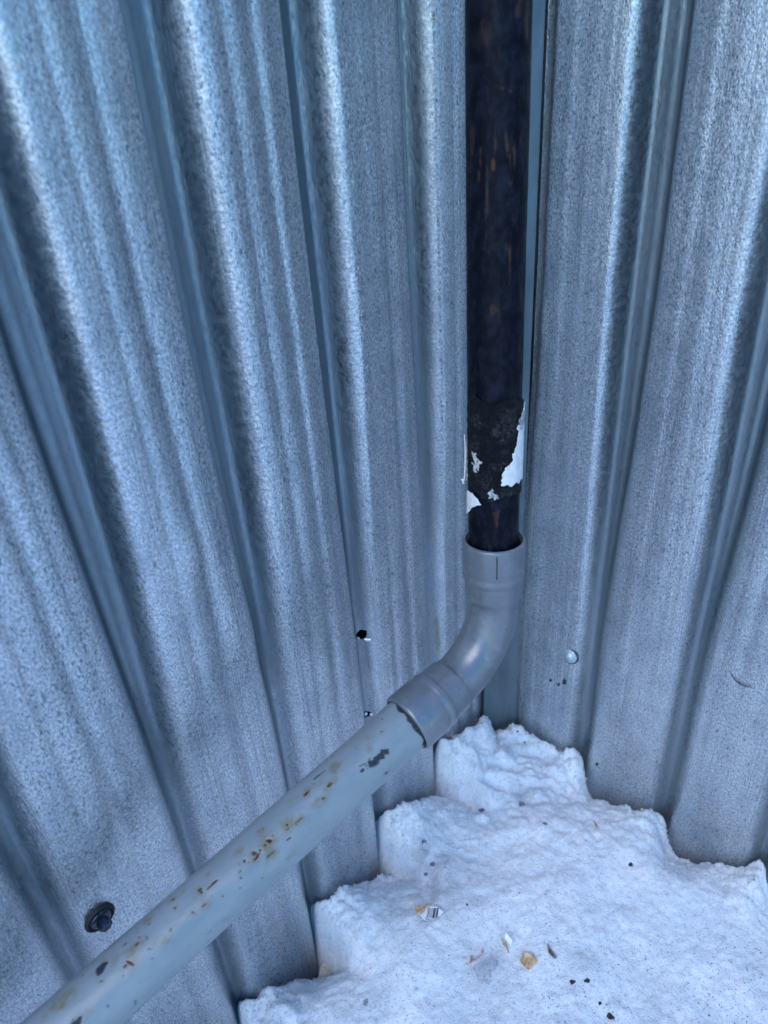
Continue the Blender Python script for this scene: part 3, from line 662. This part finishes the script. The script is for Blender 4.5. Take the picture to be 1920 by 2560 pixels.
c = s.mix(s.mapr(n1, .35, .7), (0.72, 0.765, 0.81, 1), (0.87, 0.89, 0.915, 1))
c = s.mix(s.math('MULTIPLY', s.mapr(n4, .52, .70), s.mapr(n1, .45, .62, 0, .45)), c, (0.50, 0.54, 0.60, 1))
c = s.mix(s.mapr(pit, .45, .30, 0, .75), c, (0.42, 0.48, 0.58, 1))
c = s.mix(s.mapr(pit, .60, .70, 0, .6), c, (0.97, 0.98, 1.0, 1))
c = s.mix(s.math('MULTIPLY', s.mapr(n5, .66, .73), s.mapr(n4, .4, .6, .1, .8)), c, (0.16, 0.18, 0.22, 1))
c = s.mix(s.math('MULTIPLY', s.attr('dirt'), s.mapr(s.math('ADD', s.math('MULTIPLY', n4, .6), s.math('MULTIPLY', n2, .4)), .38, .58, .25, .9)), c, (.30, .32, .37, 1))
s.l(c, s.b.inputs['Base Color']); s.l(s.mapr(n2, .3, .7, .35, .75), s.b.inputs['Roughness'])
s.b.inputs['Subsurface Weight'].default_value = 0.35; s.b.inputs['Subsurface Radius'].default_value = (0.006, 0.009, 0.014); s.b.inputs['Subsurface Scale'].default_value = 1.0
s.l(s.bump(n3, .7, .0018, s.bump(pit, .35, .003, s.bump(n2, .25, .003))), s.b.inputs['Normal'])
dm = np.zeros_like(GX)
for (px, py, rr_, w_) in ((1070, 2170, .020, .9), (1090, 2240, .028, .7), (1060, 2290, .02, .5), (1210, 2430, .03, .5), (1150, 1890, .03, .8), (1360, 2060, .02, .3), (1206, 2026, .012, .5), (1302, 2012, .012, .5), (1640, 2480, .03, .35), (700, 2400, .03, .3), (1250, 1900, .02, .5), (1430, 2420, .02, .3)):
    r_ = ray(px, py); t_s = .71 / -r_[2]; P_s = CAM + r_ * t_s
    dm = np.maximum(dm, w_ * np.exp(-((GX - P_s[0]) ** 2 + (GY - P_s[1]) ** 2) / rr_ ** 2 * (1 + 1.4 * fbm(GX * 60, GY * 60, 2, 88))))
snow = mesh_obj('snow', np.stack([GX.ravel(), GY.ravel(), GZ.ravel()], 1), grid_faces(len(gx), len(gy)), s.m, None, True, None, {'dirt': dm.ravel()})
snow['kind'] = 'structure'; snow['label'] = 'crusty old snow lying in the corner'
M_snow = s.m

def snow_hit(px, py):
    r = ray(px, py); t = 0.4
    while t < 2:
        P = CAM + r * t
        if P[2] <= float(snow_h(P[0], P[1])): break
        t += .0008
    return P
def snow_n(P, e=.006):
    hx_ = float(snow_h(P[0] + e, P[1]) - snow_h(P[0] - e, P[1])) / (2 * e); hy_ = float(snow_h(P[0], P[1] + e) - snow_h(P[0], P[1] - e)) / (2 * e)
    n = np.array([-hx_, -hy_, 1.]); return n / np.linalg.norm(n)

# ------------------------------------------------------------------ litter lying on the snow
def litter(name, px_poly, mat, thick, lift, seed, curl=0.0, step=.0011, tilt=None):
    """sheet-like scrap: outline from where it lies on the snow, own thickness, curl and lift"""
    cx = sum(p[0] for p in px_poly) / len(px_poly); cy = sum(p[1] for p in px_poly) / len(px_poly)
    Pc = snow_hit(cx, cy); n = snow_n(Pc, .01)
    if tilt is not None: n = n + np.array(tilt); n /= np.linalg.norm(n)
    Pc = Pc + np.array([0, 0, lift])
    x = np.cross(np.array([0, 1., 0]), n); x /= np.linalg.norm(x); y = np.cross(n, x)
    poly = []
    for (a, b) in px_poly:
        r = ray(a, b); t = ((Pc - CAM) @ n) / (r @ n); Q = CAM + r * t - Pc; poly.append((Q @ x, Q @ y))
    poly = np.array(poly); x0, y0 = poly.min(0); x1, y1 = poly.max(0)
    xs = np.arange(x0 - .001, x1 + .001, step / 2); ys = np.arange(y0 - .001, y1 + .001, step / 2); XX, YY = np.meshgrid(xs, ys, indexing='ij')
    qx = XX + .0008 * fbm(XX * 300, YY * 300, 2, seed); qy = YY + .0008 * fbm(XX * 300, YY * 300, 2, seed + 9)
    ins = np.zeros(XX.shape, bool); j = len(poly) - 1
    for i in range(len(poly)):
        xi, yi = poly[i]; xj, yj = poly[j]; ins ^= ((yi > qy) != (yj > qy)) & (qx < (xj - xi) * (qy - yi) / (yj - yi + 1e-12) + xi); j = i
    w = max(x1 - x0, y1 - y0); Zz = curl * ((XX / w) ** 2) * w + .0012 * fbm(XX * 120, YY * 120, 2, seed + 2)
    V = Pc + XX[..., None] * x + YY[..., None] * y + Zz[..., None] * n
    f = grid_faces(len(xs), len(ys)); f = f[ins.ravel()[f].all(1)]; used = np.unique(f); mp = -np.ones(ins.size, int); mp[used] = np.arange(len(used))
    uv = np.stack([(XX.ravel() - x0) / w, (YY.ravel() - y0) / w], 1)[used]
    o = mesh_obj(name, V.reshape(-1, 3)[used], mp[f], mat, None, True, uv); m = o.modifiers.new('thick', 'SOLIDIFY'); m.thickness = thick; m.offset = 0
    return center_origin(o)
# barcode sticker scrap
s = NT('barcode_print'); tc = s.n('TexCoord'); mp_ = s.n('Mapping'); s.l(tc.outputs['UV'], mp_.inputs[0]); mp_.inputs['Rotation'].default_value = (0, 0, radians(16)); sep = s.n('SeparateXYZ'); s.l(mp_.outputs[0], sep.inputs[0])
bx_, by_ = sep.outputs[0], sep.outputs[1]
q = s.n('TexWhiteNoise', noise_dimensions='1D'); s.l(s.math('FLOOR', s.math('MULTIPLY', bx_, 46.0)), q.inputs['W']); bars = s.math('LESS_THAN', q.outputs['Value'], .55)
win = s.math('MULTIPLY', s.math('MULTIPLY', s.math('GREATER_THAN', bx_, .20), s.math('LESS_THAN', bx_, .66)), s.math('MULTIPLY', s.math('GREATER_THAN', by_, .20), s.math('LESS_THAN', by_, .60)))
q2 = s.n('TexWhiteNoise', noise_dimensions='2D'); cmb = s.n('CombineXYZ'); s.l(s.math('FLOOR', s.math('MULTIPLY', bx_, 34.)), cmb.inputs[0]); s.l(s.math('FLOOR', s.math('MULTIPLY', by_, 40.)), cmb.inputs[1]); s.l(cmb.outputs[0], q2.inputs['Vector'])
dg = s.math('MULTIPLY', s.math('LESS_THAN', q2.outputs['Value'], .55), s.math('MULTIPLY', s.math('MULTIPLY', s.math('GREATER_THAN', by_, .10), s.math('LESS_THAN', by_, .17)), s.math('MULTIPLY', s.math('GREATER_THAN', bx_, .18), s.math('LESS_THAN', bx_, .5))))
ink = s.math('MAXIMUM', s.math('MULTIPLY', bars, win), dg)
s.l(s.mix(s.math('MULTIPLY', ink, .92), (.82, .84, .85, 1), (.03, .04, .07, 1)), s.b.inputs['Base Color']); s.b.inputs['Roughness'].default_value = .3
M_bar = s.m
def crumpled(name, c1_, c2_, rough=.5, sc=160):
    s = NT(name); v = s.vec('obj'); n = s.noise(v, sc, 4, .6, .6); s.l(s.mix(s.mapr(n, .35, .65), (*c1_, 1), (*c2_, 1)), s.b.inputs['Base Color']); s.b.inputs['Roughness'].default_value = rough
    s.l(s.bump(n, .6, .002), s.b.inputs['Normal']); return s.m
M_orange = crumpled('orange_peel_foil', (.50, .22, .08), (.75, .60, .45), .4, 220)
M_brown = crumpled('brown_skin', (.36, .19, .10), (.60, .42, .30), .6, 260)
M_tan = crumpled('tan_flake', (.38, .20, .07), (.70, .52, .32), .55, 230)
M_husk = crumpled('dark_husk', (.02, .02, .02), (.22, .20, .18), .6, 240)
M_card = crumpled('pale_card', (.52, .42, .33), (.72, .64, .55), .8, 120)
s = NT('clear_plastic'); s.b.inputs['Base Color'].default_value = (.95, .97, 1, 1); s.b.inputs['Roughness'].default_value = .16; s.b.inputs['Transmission Weight'].default_value = .9; s.b.inputs['IOR'].default_value = 1.4
nz_ = s.noise(s.vec('obj'), 200, 2); s.l(s.bump(nz_, .4, .002), s.b.inputs['Normal']); M_clear = s.m
s = NT('milky_plastic'); s.b.inputs['Base Color'].default_value = (.93, .95, .96, 1); s.b.inputs['Roughness'].default_value = .12; M_shard = s.m
sc_ = empty('barcode_sticker', tuple(float(x) for x in snow_hit(1073, 2279))); tag(sc_, 'torn white sticker with a barcode and an orange brown folded end lying on the snow', 'sticker')
def reparent(o, root):
    o.parent = root; o.matrix_parent_inverse = Matrix.Translation(-Vector(root.location)); return o
reparent(litter('label', [(1048, 2279), (1056, 2268), (1074, 2263), (1092, 2266), (1112, 2281), (1103, 2290), (1086, 2298), (1066, 2303), (1056, 2298)], M_bar, .0003, .0062, 3, .25), sc_)
reparent(litter('folded_end', [(1036, 2268), (1045, 2263), (1060, 2262), (1077, 2260), (1074, 2268), (1064, 2275), (1056, 2285), (1046, 2286), (1038, 2276)], M_orange, .0006, .0078, 5, .5), sc_)
tag(litter('onion_skin', [(1160, 2411), (1173, 2408), (1176, 2396), (1174, 2388), (1180, 2386), (1182, 2396), (1194, 2392), (1202, 2384), (1204, 2373), (1211, 2377), (1206, 2388), (1196, 2396), (1182, 2404), (1168, 2416)], M_brown, .0004, .0035, 7, .5), 'thin curved brown strip of dry skin on the snow left of the clear plastic', 'food scrap')
tag(litter('onion_skin', [(1251, 2347), (1258, 2346), (1264, 2357), (1270, 2368), (1275, 2383), (1271, 2385), (1264, 2372), (1256, 2358)], M_brown, .0004, .004, 9, .4), 'narrow pinkish brown strip standing beside the clear plastic shard', 'food scrap')
tag(litter('plastic_shard', [(1260, 2338), (1267, 2330), (1274, 2340), (1282, 2349), (1278, 2366), (1272, 2360), (1264, 2350)], M_shard, .0006, .009, 11, .6, tilt=(-.25, -.2, .3)), 'small clear plastic shard catching the light on the snow', 'plastic scrap')
tag(litter('peel_flake', [(1298, 2404), (1307, 2382), (1320, 2380), (1333, 2386), (1346, 2402), (1338, 2414), (1320, 2426), (1308, 2416)], M_tan, .0008, .004, 13, .3), 'mottled brown flake lying flat on the snow right of the clear plastic', 'food scrap')
tag(litter('husk', [(1368, 2354), (1372, 2360), (1378, 2374), (1388, 2386), (1395, 2395), (1385, 2399), (1376, 2388), (1369, 2376)], M_husk, .0012, .0035, 15, .6), 'long pointed black and grey husk sunk in the snow', 'husk')
tag(litter('card_scrap', [(800, 2416), (812, 2402), (822, 2404), (837, 2416), (834, 2430), (822, 2448), (806, 2474), (786, 2476), (790, 2452), (797, 2436)], M_card, .0014, .016, 17, .5, tilt=(.3, -1.2, 2.5)), 'crumpled beige piece of card on the snow against the left wall', 'card scrap')
tag(litter('plastic_wrapper', [(1180, 2420), (1200, 2404), (1226, 2396), (1246, 2404), (1238, 2424), (1224, 2436), (1230, 2452), (1222, 2462), (1206, 2452), (1194, 2438)], M_clear, .0003, .0030, 23, .5), 'crumpled clear plastic film half buried in the snow', 'plastic scrap')
def stick(px, py, qx, qy, r, mat, name, label, cat):
    a = snow_hit(px, py) + [0, 0, .002]; b = snow_hit(qx, qy) + [0, 0, .004]; pts = [a + (b - a) * t_ + np.array([0, 0, .0012 * sin(3 * t_)]) for t_ in np.linspace(0, 1, 6)]
    tag(center_origin(fibre(name, pts, r, mat, None)), label, cat)
stick(1484, 2056, 1494, 2080, .0011, M_brown, 'twig', 'short thin brown twig on the snow below the right wall', 'twig')
def clod(P, r, name='dirt_clod', mat=M_husk, seed=0, flat=.6):
    vv = []; nu, nv = 9, 7
    for i in range(nu):
        for j in range(nv):
            th = 2 * pi * i / nu; ph = pi * (j + .5) / nv
            rr = r * (1 + .9 * vnoise(np.array([i * 1.3 + seed]), np.array([j * 1.7]), seed)[0]); vv.append(P + np.array([cos(th) * sin(ph) * rr, sin(th) * sin(ph) * rr * .8, cos(ph) * rr * flat]))
    f = [tuple(q_) for q_ in grid_faces(nu, nv, True)]; f.append(tuple(i * nv for i in range(nu))); f.append(tuple(i * nv + nv - 1 for i in range(nu))[::-1])
    return center_origin(mesh_obj(name, vv, f, mat, None, False))
M_dirt = crumpled('dark_dirt', (.015, .018, .02), (.07, .07, .07), .9, 300)
M_gdirt = crumpled('grey_dirt', (.10, .12, .14), (.25, .27, .29), .9, 200)
CL = [(1302, 2012, .0052, M_gdirt, 'grey dirt lump in the upper snow, right one of a pair'), (1206, 2026, .0050, M_gdirt, 'grey dirt lump sunk in the upper snow, left one of a pair'), (1362, 2060, .0030, M_gdirt, 'small grey dirt speck below the lump in the upper snow'), (1312, 1856, .0034, M_dirt, 'dark speck on the snow lump at the foot of the post'), (1293, 1828, .0022, M_dirt, 'tiny dark speck at the very top of the snow lump beside the post'),
      (1575, 2163, .0040, M_dirt, 'dark green-black speck on the open snow at right'), (1431, 2455, .0030, M_dirt, 'black speck below the husk, left one of a pair'), (1468, 2452, .0032, M_dirt, 'black speck below the husk, right one of a pair'), (1526, 2540, .0044, M_dirt, 'black crumb at the bottom edge of the snow'), (1500, 2508, .0020, M_dirt, 'tiny black crumb just above the bottom crumb'), (1168, 2262, .0020, M_dirt, 'small dark speck to the right of the barcode sticker'),
      (1060, 2104, .0036, M_gdirt, 'grey smudge of dirt near the left side of the snow'), (1082, 2160, .0036, M_gdirt, 'grey dirt smear above the barcode sticker'), (1066, 2185, .0030, M_gdirt, 'second grey dirt smear just above the barcode sticker')]
for i, (px, py, r_, mt, lb) in enumerate(CL):
    P = snow_hit(px, py); r_ = r_ * .82; o = clod(P + [0, 0, r_ * .02], r_, seed=i, mat=mt); tag(o, lb, 'dirt', 'dirt specks on the snow')
# loose grit: far too many to count
vv = []; fs = []
def tet(P, r):
    b = len(vv); 
    for d in ((1, 0, -.5), (-.5, .87, -.5), (-.5, -.87, -.5), (0, 0, .7)): 
        k_ = np.array(d) * r * (0.6 + .8 * rng.random(3)); vv.append(P + k_)
    fs.extend([(b, b + 2, b + 1), (b, b + 1, b + 3), (b + 1, b + 2, b + 3), (b + 2, b, b + 3)])
cnt = 0
while cnt < 1500:
    px, py = rng.uniform(620, 1930), rng.uniform(1850, 2600)
    r = ray(px, py); t_ = .68 / -r[2]; P = CAM + r * t_
    uL = (P - C0) @ NL; uR = (P - C0) @ NR
    if uL < .0 or uR < .0: continue
    dens = np.clip((py - 2250) / 300, 0, 1) * .8 + .16 + np.clip((px - 1500) / 400, 0, 1) * .35
    if rng.random() > dens * np.clip(0.5 + 2.2 * float(fbm(np.array(P[0] * 14), np.array(P[1] * 14), 2, 61)), .05, 1): continue
    z = float(snow_h(P[0], P[1])); tet(np.array([P[0], P[1], z + .0002]), rng.choice([.0004, .0005, .0006, .0009], p=[.4, .3, .2, .1])); cnt += 1
gr = mesh_obj('grit', vv, fs, M_dirt, None, False); gr['kind'] = 'stuff'; gr['label'] = 'fine dark grit scattered over the snow surface'; gr['category'] = 'grit'
# snow crumbs along the broken edge
M_crumb = M_snow
vv = []; fs = []
for k_ in range(2600):
    side_ = rng.random() < .5; u_ = rng.uniform(.0, .45); D_, N_ = (DL, NL) if side_ else (DR, NR)
    P = C0 + D_ * u_ + N_ * abs(rng.normal(.004, .022)); z = float(snow_h(P[0], P[1])); tet(np.array([P[0], P[1], z]), rng.uniform(.0006, .0024))
cr = mesh_obj('snow_crumbs', vv, fs, M_snow, None, False); cr['kind'] = 'stuff'; cr['label'] = 'loose icy crumbs along the edge of the snow by the walls'; cr['category'] = 'snow crumbs'

# ------------------------------------------------------------------ small things on the right wall
def wall_speck(px, py, r, lb, n=0):
    u, v = wall_hit(px, py, 'R'); P = wall_pt(u, v, 'R', .0004); o = clod(P, r, 'dirt_speck', M_dirt, n, 1.3); tag(o, lb, 'dirt', 'dirt specks on the right wall')
wall_speck(1412, 1704, .0026, 'elongated black speck on the right wall just below the rivet', 3); wall_speck(1397, 1711, .0016, 'small black speck left of the larger speck below the rivet', 5); wall_speck(1377, 1700, .0014, 'tiny faint speck leftmost below the rivet', 8)
wall_speck(1493, 1910, .0016, 'tiny dark speck low on the wide rib of the right wall', 12)
hp = []
for (x, y) in ((1826, 1680), (1836, 1696), (1850, 1708), (1866, 1714), (1882, 1718)): u, v = wall_hit(x, y, 'R'); hp.append(wall_pt(u, v, 'R', .0010))
tag(center_origin(fibre('thread', hp, .0006, M_dirt, None)), 'thin curved dark thread stuck on the right wall', 'thread')
